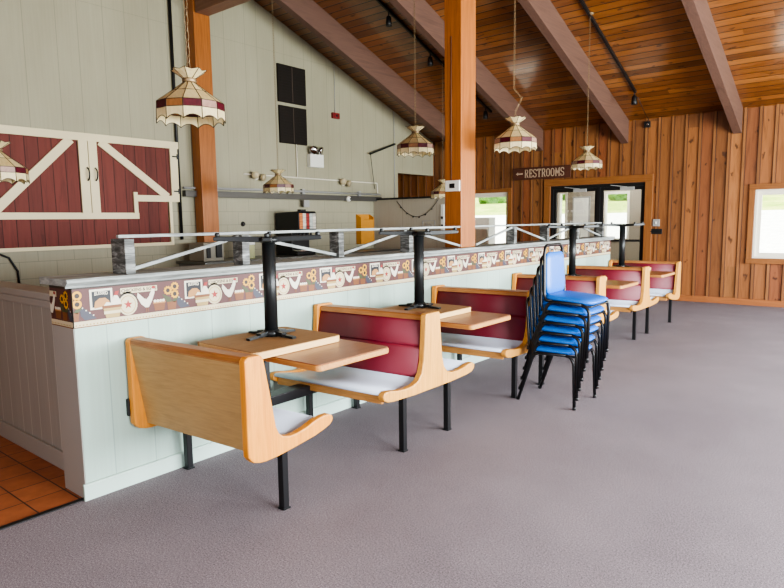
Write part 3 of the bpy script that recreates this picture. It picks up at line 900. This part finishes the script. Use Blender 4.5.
# white lettering on the left door: two worn, unreadable lines
mb=MB(); random.seed(3)
for zz,xa,xb in ((1.565,-1.66,-1.33),(1.365,-1.68,-1.30)):
    x=xa
    while x<xb:
        w=random.uniform(.018,.03); h=random.uniform(.028,.045)
        if random.random()>.18:
            mb.box((x,YF+.044,zz-h/2),(x+.007,YF+.0455,zz+h/2)); mb.box((x,YF+.044,zz+h/2-.008),(x+w*.8,YF+.0455,zz+h/2)); 
        x+=w+.008
struct(mb.build('door_lettering',M['white2'],dl))
# vestibule
VY=11.7
mb=MB()
def vwall():
    w=MB(); w.box((-2.75,YF+.14,0),(-2.65,VY,2.5)); return w
struct(vwall().build('wall_vestibule_left',M['vest'])); 
struct(MB().box((.02,YF+.14,0),(.12,VY,2.5)).build('wall_vestibule_right',M['vest']))
struct(MB().box((-2.75,YF+.14,2.5),(.12,VY+.1,2.56)).build('ceiling_vestibule',M['white']))
struct(MB().box((-2.75,YF,-.06),(.12,VY+.1,0)).build('floor_vestibule',M['tile']))
VO=[(-2.64,-2.42,.3,2.02),(-1.62,-1.07,.95,1.98)]
wall('wall_vestibule_far',1,VY,.1,-2.75,.12,lambda x:2.5,M['vest'],openings=VO)
for i,o in enumerate(VO):
    x0,x1,z0,z1=o; mb=MB(); w=.05
    frame(mb,x0,x1,z0,z1,w,VY-.02,VY+.1)
    fr=struct(mb.build('window_%d'%(3+i),M['white']))
    struct(MB().box((x0+w,VY+.04,z0+w),(x1-w,VY+.046,z1-w)).build('window_pane',M['pane'],fr))
t=thing('notice_board','grey framed notice panel on the vestibule wall, seen through the left glass door','notice board',(-2.10,VY-.03,1.45))
MB().box((-.2,0,-.62),(.2,.028,.45)).build('frame',M['greycab'],t,bevel=.004)
MB().box((-.165,-.004,-.585),(.165,0.002,.415)).build('sheet',M['white2'],t)
# restrooms sign
t=thing('restrooms_sign','dark brown wooden sign reading RESTROOMS with an arrow pointing left','sign',(-2.19,YF-.03,2.315))
bd=MB().box((-.595,-.022,-.118),(.60,.008,.118)).build('board',wood('dark stained sign',[(70,38,26),(84,48,34),(76,42,30)],0,.6,1,dark=.2),t,bevel=.004)
LC=flat('weathered tan lettering',(176,152,128),.7)
SLAB={ # strokes in a 0..1 x 0..1 cell (width, polylines)
'R':(.72,[[(.14,0),(.14,1)],[(.0,.03),(.3,.03)],[(.0,.97),(.45,.97),(.6,.88),(.6,.62),(.45,.5),(.14,.5)],[(.38,.5),(.62,.03),(.75,.03)]]),
'E':(.66,[[(.14,0),(.14,1)],[(0,.03),(.6,.03),(.6,.25)],[(0,.97),(.58,.97),(.58,.76)],[(.14,.5),(.42,.5)],[(.42,.38),(.42,.62)]]),
'S':(.62,[[(.56,.75),(.56,.92),(.44,.97),(.16,.97),(.04,.86),(.04,.66),(.16,.55),(.44,.46),(.56,.34),(.56,.13),(.44,.03),(.16,.03),(.04,.09),(.04,.27)]]),
'T':(.68,[[(.34,0),(.34,1)],[(.02,.78),(.02,.97),(.66,.97),(.66,.78)],[(.2,.03),(.48,.03)]]),
'O':(.68,[[(.34,.97),(.12,.88),(.06,.7),(.06,.3),(.12,.12),(.34,.03),(.56,.12),(.62,.3),(.62,.7),(.56,.88),(.34,.97)]]),
'M':(.86,[[(.12,0),(.12,1)],[(.74,0),(.74,1)],[(0,.03),(.26,.03)],[(.6,.03),(.88,.03)],[(0,.97),(.14,.97),(.43,.3),(.72,.97),(.88,.97)]])}
mb=MB(); x=-.335; H=.152
for ch in 'RESTROOMS':
    w,strokes=SLAB[ch]; cw=.0985
    for st in strokes:
        for a,b in zip(st,st[1:]):
            pa=(x+a[0]/ .9*cw*.98,-.0245,-.076+a[1]*H); pb=(x+b[0]/.9*cw*.98,-.0245,-.076+b[1]*H)
            mb.bar(pa,pb,.006,.019 if abs(b[1]-a[1])>.3 else .015,up=(0,1,0)) if False else mb.bar(pa,pb,.02 if abs(b[1]-a[1])>.3 else .016,.005,up=(0,1,0))
    x+=w/.9*cw+.0165
mb.build('lettering',LC,bd)
mb=MB(); mb.prism([(-.53,0),(-.48,.032),(-.48,.014),(-.38,.014),(-.38,-.014),(-.48,-.014),(-.48,-.032)],1,-.027,-.021); mb.build('arrow',LC,bd)
# switch plates right of the door
t=thing('light_switch','small grey light switch box on the wood wall right of the doors','switch',(-.075+.06,YF-.022,1.335))
MB().box((-.055,-.03,-.06),(.055,0,.06)).build('plate',M['greycab'],t,bevel=.004); MB().box((-.012,-.04,-.02),(.012,-.03,.02)).build('toggle',M['white2'],t)
t=thing('card_slot','small black plate on the wood wall just below the light switch','wall plate',(-.03,YF-.022,1.185))
MB().box((-.115,-.02,-.045),(.115,0,.045)).build('plate',M['dark'],t,bevel=.004); MB().box((-.08,-.024,-.008),(.08,-.02,.008)).build('slot',M['iron'],t)

# ------------------------------------------------------------------ barn-door decoration on the left wall
XW=XL
t=thing('barn_door_panel','red painted barn doors with cream trim mounted on the grey side wall','barn doors',(XW,-.035,0))
pn=MB(); pn.prism([(.2,1.17),(3.44,1.17),(3.44,1.75),(3.56,1.75),(3.56,2.53),(.2,2.53)],0,.001,.028); pn.build('red_boards',M['barn'],t)
C=M['cream']
LAY={'top_rail':.0285,'middle_rail':.0292,'step_stile':.0305,'step_rail':.0312,'end_stile':.0298,'lower_stile':.0302,'bottom_rail':.0288,'diagonal_brace':.0272,'centre_stile':.0322}
def strip(nm,p,q,w,x=.03,th=.024):
    x=LAY[nm]
    return MB().bar((x+th/2,p[0],p[1]),(x+th/2,q[0],q[1]),w,th,up=(1,0,0)).build(nm,C,t,bevel=.003)
strip('top_rail',(.15,2.515),(3.64,2.515),.095)
strip('middle_rail',(.2,1.54),(3.0,1.54),.08)
strip('step_stile',(2.965,1.50),(2.965,1.855),.055)
strip('step_rail',(2.94,1.775),(3.61,1.775),.085)
strip('end_stile',(3.56,1.735),(3.56,2.47),.115)
strip('lower_stile',(3.475,1.13),(3.475,1.735),.045)
strip('bottom_rail',(.15,1.15),(3.497,1.15),.045)
strip('diagonal_brace',(1.27,1.585),(2.17,2.475),.105)
strip('diagonal_brace',(2.53,2.475),(3.44,1.80),.1)
strip('centre_stile',(2.312,1.575),(2.312,2.475),.112)
strip('centre_stile',(2.43,1.575),(2.43,2.475),.108)
strip('diagonal_brace',(1.23,1.585),(.4,2.475),.105)
for y in (2.345,2.445):
    MB().tube(arc((.06,y,1.98),(.11,y,2.0),(.11,y,2.05),4)+arc((.11,y,2.07),(.11,y,2.12),(.06,y,2.14),4),.009,8).build('pull_handle',M['iron'],t)
for z in (2.36,1.88):
    MB().bar((.062,3.53,z),(.062,3.63,z),.018,.01,up=(1,0,0)).box((.055,3.60,z-.035),(.066,3.615,z+.035)).build('hinge',M['iron'],t)

# ------------------------------------------------------------------ other fittings on the left wall
mtex=NT('dark menu slat',.7,.2,0,(30,25,21)); M['menu']=mtex.mat
def menu(label,y0,y1,z0,z1):
    t=thing('menu_board',label,'menu board',(XW,(y0+y1)/2,z0),'dark menu panels')
    w=(y1-y0)/2; h=z1-z0
    MB().box((.001,-w,0),(.035,w,h)).build('panel',M['menu'],t,bevel=.004)
    mb=MB()
    n=int(h/.045)
    for i in range(1,n): mb.box((.035,-w+.015,i*h/n-.004),(.039,-.008,i*h/n+.004)); mb.box((.035,.008,i*h/n-.004),(.039,w-.015,i*h/n+.004))
    mb.build('letter_slats',M['menu'],t)
    MB().box((.036,-.006,0.02),(.04,.006,h-.02)).build('centre_strip',flat('brown strip',(70,56,44),.6),t)
    return t
menu('upper dark brown menu panel high on the grey side wall',5.49,6.10,3.39,3.99)
menu('lower dark brown menu panel, directly under the upper one',5.50,6.10,2.73,3.335)
def emergency(label,y,z,box=True):
    t=thing('emergency_light',label,'emergency light',(XW,y,z),'twin-head emergency lights')
    if box: MB().box((.001,-.15,-.12),(.09,.17,.1)).build('battery_box',M['white2'],t,bevel=.006)
    else: MB().lathe([(.05,.001),(.05,.03),(.03,.04)],seg=16,axis=0).build('mount',M['white'],t)
    for k,(dy,an) in enumerate(((-.085,-35),(.1,35))):
        zz=.165 if box else -.01+.03*(k==0)
        if not box: dy*=.9
        h=MB().tube([(.04,dy*.7,zz-.06 if box else 0),(.06,dy,zz)],.012,8)
        a=math.radians(an); st=len(h.v)
        kk=1 if box else .8
        h.lathe([(.03*kk,-.07*kk),(.062*kk,-.05*kk),(.075*kk,.0),(.07*kk,.02),(.0,.015)],seg=18,axis=0)
        h.xform(Matrix.Translation((.1,dy,zz))@Matrix.Rotation(a,4,'Z')@Matrix.Rotation(math.radians(15),4,'Y'),st)
        h.build('lamp_head',M['chrome'] if box else M['tan'],t)
    return t
emergency('white emergency light box with two heads, below the menu panels',6.26,2.49)
emergency('small twin-head emergency light on the wall left of the low pendant',4.98,2.15,False)
emergency('small twin-head emergency light on the wall above the amber rack',6.98,2.13,False)
t=thing('fire_alarm','small red fire alarm box on the grey wall right of the menu panels','alarm',(XW,6.82,3.315))
MB().box((.001,-.09,-.05),(.055,.08,.05)).build('body',M['redplastic'],t,bevel=.006); MB().lathe([(.02,.055),(.02,.062),(.0,.063)],seg=12,axis=0).build('button',M['dark'],t)
MB().tube([(.012,.0,.05),(.012,.0,roofz(6.82)-3.345)],.006,6).build('conduit',M['greycab'],t)
def conduit(label,pts,r,mat='white',cat='conduit'):
    o=MB().tube(pts,r,8).build('conduit',M[mat]); tag(o,label,cat); return o
conduit('thin cream conduit running level along the grey wall behind the low pendant',[(XW+.012,4.75,2.185),(XW+.012,7.95,2.165),(XW+.012,7.97,1.97)],.011)
conduit('short upright cream conduit below the menu panels',[(XW+.02,5.86,2.73),(XW+.02,5.86,2.19)],.009)
conduit('black upright pipe on the grey wall right of the barn doors',[(XW+.03,3.60,roofz(3.6)-.02),(XW+.03,3.60,1.2)],.022,'dark','pipe')
conduit('thin upright grey cable on the wall behind the third pendant',[(XW+.01,8.51,roofz(8.51)-.01),(XW+.01,8.51,1.9)],.008,'greycab','cable')
t=thing('pipe_rail','long grey steel beam along the grey wall above the drink dispenser','rail',(XW,0,0))
MB().box((.001,3.66,1.81),(.09,8.0,1.90)).build('rail_bar',flat('dark grey steel',(84,82,78),.45,.5,.4),t,bevel=.004)
MB().tube([(.05,3.66,1.935),(.05,5.2,1.95),(.05,8.0,1.945)],.018,8).build('top_pipe',M['greycab'],t)
MB().box((.09,5.9,1.68),(.13,6.02,1.80)).build('junction_box',M['greycab'],t,bevel=.003)
for y in (4.2,5.96,7.4): MB().box((.001,y-.03,1.90),(.06,y+.03,1.99)).build('clip',M['greycab'],t)
t=thing('security_camera','small white dome camera on the steel beam above the amber rack','camera',(XW+.09,7.02,1.84))
MB().lathe([(.05,0),(.05,.03),(.04,.05),(.02,.065),(0,.07)],seg=16,axis=0).build('dome',M['white2'],t); MB().lathe([(.018,.066),(.015,.075),(0,.076)],seg=12,axis=0).build('lens',M['dark'],t)
t=thing('swing_arm','dark metal swing arm with a hanging wire, high on the grey wall','wall arm',(XW,0,0))
MB().bar((.04,8.5,2.965),(.1,7.66,2.70),.03,.03).build('arm',M['iron'],t); MB().tube([(.1,7.67,2.70),(.08,7.75,2.35),(.04,7.85,2.05)],.006,6).build('wire',M['dark'],t)
# amber wall rack
t=thing('wall_rack','amber wooden wall pocket rack hanging on the grey wall','rack',(XW,7.52,1.0))
MB().box((.001,-.19,0),(.02,.19,.56)).build('back_board',M['wbox'],t,bevel=.004)
for y in (-.19,.17): MB().prism([(.02,0),(.13,.0),(.13,.5),(.02,.56)],1,y,y+.02).build('side',M['wbox'],t)
MB().box((.11,-.17,.0),(.128,.17,.46)).build('front_board',M['wbox'],t,bevel=.004); MB().box((.02,-.17,0),(.11,.17,.018)).build('bottom',M['wbox'],t)
# kitchen counter along the left wall
t=thing('kitchen_counter','grey counter running along the side wall under the drink dispenser','counter',(XW,0,0))
MB().box((.01,3.55,0),(.66,7.75,.86)).build('cabinet_body',M['greycab'],t); MB().box((.005,3.5,.86),(.72,7.78,.90)).build('worktop',M['steel'],t,bevel=.005)
# drink dispenser
t=thing('drink_dispenser','black countertop drink dispenser with four taps and coloured front panels','drink dispenser',(-4.2,5.5,.9))
mb=MB(); mb.prism([(-.5,.0),(.02,.0),(.02,.06),(-.12,.08),(-.12,.36),(.06,.40),(.06,.66),(.04,.70),(-.48,.68),(-.5,.66)],1,-.18,.21); mb.build('body',M['dark'],t,bevel=.01)
MB().box((-.05,-.1,.7),(.02,.02,.73)).build('lid_latch',M['dark'],t)
pc=[(186,112,62),(196,190,176),(140,44,40),(170,176,170),(190,184,172)]
for i,c in enumerate(pc):
    y=-.165+i*.072
    MB().box((.06,y,.42),(.066,y+.066,.665)).build('front_panel',[distressed('drink panel %s'%['orange','silver','red','grey','pale'][i],tuple(int(v*.45) for v in c),c,tuple(min(255,int(v*1.2)) for v in c))],t)
for i in range(4):
    y=-.12+i*.085
    MB().tube([(-.0,y,.40),(.0,y,.34),(.02,y,.30)],.014,8).box((-.02,y-.012,.25),(.0,y+.012,.34)).build('tap',M['iron'],t)
MB().box((-.10,-.17,.06),(.07,.2,.085)).build('drip_tray',M['chrome'],t,bevel=.004)
# appliances by the left post
t=thing('coffee_grinder','beige-grey countertop appliance with black handles, left of the side-wall post','appliance',(-4.3,3.72,.9))
MB().box((-.2,-.16,0),(.16,.17,.26)).build('body',M['tan2'],t,bevel=.012)
MB().box((.16,-.12,.05),(.18,-.06,.19)).build('handle',M['dark'],t,bevel=.004); MB().box((.16,.03,.05),(.19,.12,.24)).build('spout_panel',M['dark'],t,bevel=.004)
t=thing('clear_pitcher','pale yellow-green plastic container on the counter right of the side-wall post','container',(-4.35,4.42,.9))
MB().prism(rrect(-.12,-.09,.12,.09,.02),2,0,.2).build('body',flat('pale lime plastic',(178,182,136),.3),t,bevel=.004); MB().prism(rrect(-.125,-.095,.125,.095,.02),2,.2,.27).build('lid',M['white2'],t,bevel=.006)
t=thing('knob','small round black knob fixed to the grey wall left of the drink dispenser','knob',(XW,4.70,1.41))
MB().lathe([(.015,.001),(.03,.015),(.03,.03),(.018,.04)],seg=14,axis=0).build('cap',M['dark'],t); MB().lathe([(.04,.0005),(.04,.004)],seg=14,axis=0).build('rosette',M['iron'],t)

# grey divider with the garland, at the kitchen's far end
gw=struct(MB().box((-4.74,7.85,0),(-3.02,7.95,1.83)).build('wall_divider',M['garl']))
struct(MB().box((-4.74,7.83,1.83),(-3.30,7.97,1.865)).build('trim_14',M['dark'],gw))
mb=MB(); pts=[]
for i in range(21):
    s_=i/20; x=-4.15+.95*s_; z=1.80-.30*(1-(2*s_-1)**2)
    pts.append((x,7.835,z))
t=thing('string_garland','thin dark garland of small beads drooping across the grey kitchen divider','garland',(0,0,0))
MB().tube(pts,.005,6).build('cord',M['dark'],t)
mb=MB()
for p in pts[2:-1:3]: mb.lathe([(0.001,-.016),(.013,-.008),(.013,.008),(.001,.014)],c=(p[0],7.835,p[2]-.014),seg=8)
mb.build('beads',M['dark'],t)
t=thing('sketch_plaque','small framed line drawing on the grey divider, below the garland','picture',(-3.42,7.85,1.34))
mb=MB(); mb.box((-.14,-.012,-.085),(.14,0,-.075)); mb.box((-.14,-.012,.075),(.14,0,.085)); mb.box((-.14,-.012,-.085),(-.13,0,.085)); mb.box((.13,-.012,-.085),(.14,0,.085)); mb.build('frame',M['greycab'],t)
MB().box((-.13,-.006,-.075),(.13,-.001,.075)).build('drawing',M['garl'],t)
MB().tube([(-.1,-.009,-.03),(-.05,-.009,.03),(0,-.009,.0),(.05,-.009,.03),(.1,-.009,-.02)],.006,6).build('lines',M['greycab'],t)
t=thing('switch_panel','white strip with black switches at the right end of the grey divider','switch',(-3.11,7.85,1.45))
MB().box((-.035,-.02,-.22),(.035,0,.26)).build('plate',M['white2'],t,bevel=.003)
for z in (-.12,.02): MB().box((-.015,-.032,z-.025),(.015,-.02,z+.025)).build('rocker',M['dark'],t)
# floor cable hanging at far left on the block wall
conduit('thin black cable drooping on the block wall under the barn doors',[(XW+.01,1.20,1.14),(XW+.02,1.36,1.06),(XW+.02,1.44,.9),(XW+.02,1.45,.6)],.012,'dark','cable')

# ------------------------------------------------------------------ outdoors
m=NT('sunlit gravel',.9,.1); n1=m.noise(m.scale((1,1,1)),6,4,.6); m.color(m.ramp(n1,[(.3,(206,204,196)),(.7,(232,230,224))])); M['gravel']=m.mat
m=NT('sunny grass',.9,.1); n1=m.noise(m.scale((1,1,1)),1.3,5,.7); n2=m.noise(m.scale((1,1,1)),14,3,.7)
m.color(m.mix(.5,m.ramp(n1,[(.3,(120,150,60)),(.5,(160,176,84)),(.7,(196,196,120))]),m.ramp(n2,[(.3,(120,140,90)),(.7,(255,255,255))]),'MULTIPLY')); M['grass']=m.mat
m=NT('leaf green',.7,.2); n1=m.noise(m.scale((1,1,1)),2.5,5,.75); m.color(m.ramp(n1,[(.3,(72,112,48)),(.5,(122,164,80)),(.68,(176,204,120))])); M['leaf']=m.mat
o=MB().add([(-40,YF+.14,-.1),(60,YF+.14,-.1),(60,20,1.6),(-40,20,1.6)],[(0,1,2,3)]).build('ground_gravel',M['gravel']); struct(o)
o=MB().add([(-40,20,1.6),(60,20,1.6),(60,24,2.1),(-40,24,2.1),(60,60,4.0),(-40,60,4.0)],[(0,1,2,3),(3,2,4,5)]).build('ground_grass',M['grass']); struct(o)
o=MB().add([(XR+.15,YB-20,-.1),(60,YB-20,-.1),(60,YF+.14,-.1),(XR+.15,YF+.14,-.1)],[(0,1,2,3)]).build('ground_side',M['grass']); struct(o)
def bush(label,x,y,z,r,h,seed):
    rnd=random.Random(seed)
    t=thing('leafy_tree',label,'tree',(x,y,z),'trees on the bank outside')
    bm=bmesh.new(); 
    mb=MB()
    for i in range(9):
        a=rnd.uniform(0,2*PI); d=rnd.uniform(0,.55)*r; cz=h*rnd.uniform(.08,.7); rr=r*rnd.uniform(.4,.65)
        b2_=bmesh.new(); bmesh.ops.create_icosphere(b2_,subdivisions=3,radius=rr)
        vs=[]
        for v in b2_.verts:
            k=1+rnd.uniform(-.16,.16); vs.append((v.co.x*k+d*math.cos(a),v.co.y*k+d*math.sin(a),v.co.z*k*1.1+cz))
        mb.add(vs,[tuple(v.index for v in f_.verts) for f_ in b2_.faces]); b2_.free()
    bm.free()
    mb.build('crown',M['leaf'],t)
    MB().tube([(0,0,-.2),(.05,0,h*.3),(0,.05,h*.6)],[.18,.14,.08],8).build('trunk',M['beam'],t)
BL=[(-17,'bushy green tree on the bank seen through the left window, left side'),(-13.5,'bushy green tree on the bank seen through the left window, right side'),(-9.5,'bushy green tree outside, seen past the left glass door'),
    (-6,'green tree outside seen through the left glass door'),(-2.6,'green tree outside seen through the right glass door'),(1.2,'green tree outside, just right of the doors'),(5,'green tree on the bank seen through the right window, left side'),(8.6,'green tree on the bank seen through the right window'),(12.5,'green tree on the bank far right outside')]
for i,(x,l) in enumerate(BL): bush(l,x*1.0,25.5+(i%3)*2.2,2.05,1.75,5.2+(i%2)*.8,i+20)

t=thing('utility_cabinet','grey metal utility cabinet outside, low in the left window beside the tall post','cabinet',(-4.25,10.9,0.02))
MB().box((-.4,-.15,-.1),(.4,.15,1.46)).build('body',M['greycab'],t,bevel=.01); MB().box((-.36,-.165,.1),(.36,-.148,1.2)).build('door',M['steel'],t,bevel=.004)
# ------------------------------------------------------------------ light
w=bpy.data.worlds.new('sky'); SC.world=w; w.use_nodes=True
bg=w.node_tree.nodes['Background']; bg.inputs[0].default_value=(.78,.88,1.0,1); bg.inputs[1].default_value=2.2
def area(name,loc,rot,sx,sy,power,col):
    l=bpy.data.lights.new(name,'AREA'); l.shape='RECTANGLE'; l.size=sx; l.size_y=sy; l.energy=power; l.color=col
    o=bpy.data.objects.new(name,l); COL.objects.link(o); o.location=loc; o.rotation_euler=rot
    return o
for i,(a,b) in enumerate(RWIN):
    area('window_daylight',(XR-.25,(a+b)/2,1.45),(0,math.radians(68),0),1.7,b-a,(b-a)*1.7*84,(.93,.97,1.0))
l=bpy.data.lights.new('sun','SUN'); l.energy=15.0; l.angle=.05; l.color=(1,.95,.86)
o=bpy.data.objects.new('sun',l); COL.objects.link(o); o.rotation_euler=Vector((.2,.08,-1)).to_track_quat('-Z','Y').to_euler()
# weak fill added behind the camera; the back wall has no window
area('rear_fill',(3.5,YB+.05,1.6),(math.radians(90),0,0),4.0,1.4,85,(.88,.94,1.0))
area('vestibule_fill',(-1.1,10.9,2.47),(0,0,0),1.2,.8,28,(1,.97,.92))  # added fill that brightens the vestibule, no fixture modelled

# ------------------------------------------------------------------ camera
f,yaw,pitch,roll=613.797,.682574,.118317,-.0132824
cy_,sy_=math.cos(yaw),math.sin(yaw)
F=Vector((-sy_*math.cos(pitch),cy_*math.cos(pitch),-math.sin(pitch))); r=Vector((cy_,sy_,0)); u=r.cross(F)
c,s=math.cos(roll),math.sin(roll); r2=c*r+s*u; u2=-s*r+c*u
cam=bpy.data.cameras.new('camera'); co=bpy.data.objects.new('camera',cam); COL.objects.link(co)
Mx=Matrix((r2,u2,-F)).transposed().to_4x4(); Mx.translation=Vector((3.17753,-1.36203,1.425)); co.matrix_world=Mx
cam.sensor_width=36; cam.lens=36*f/784; cam.clip_start=.05; cam.clip_end=300
SC.camera=co
SC.view_settings.view_transform='AgX'; SC.view_settings.look='AgX - Medium High Contrast'; SC.view_settings.exposure=.93
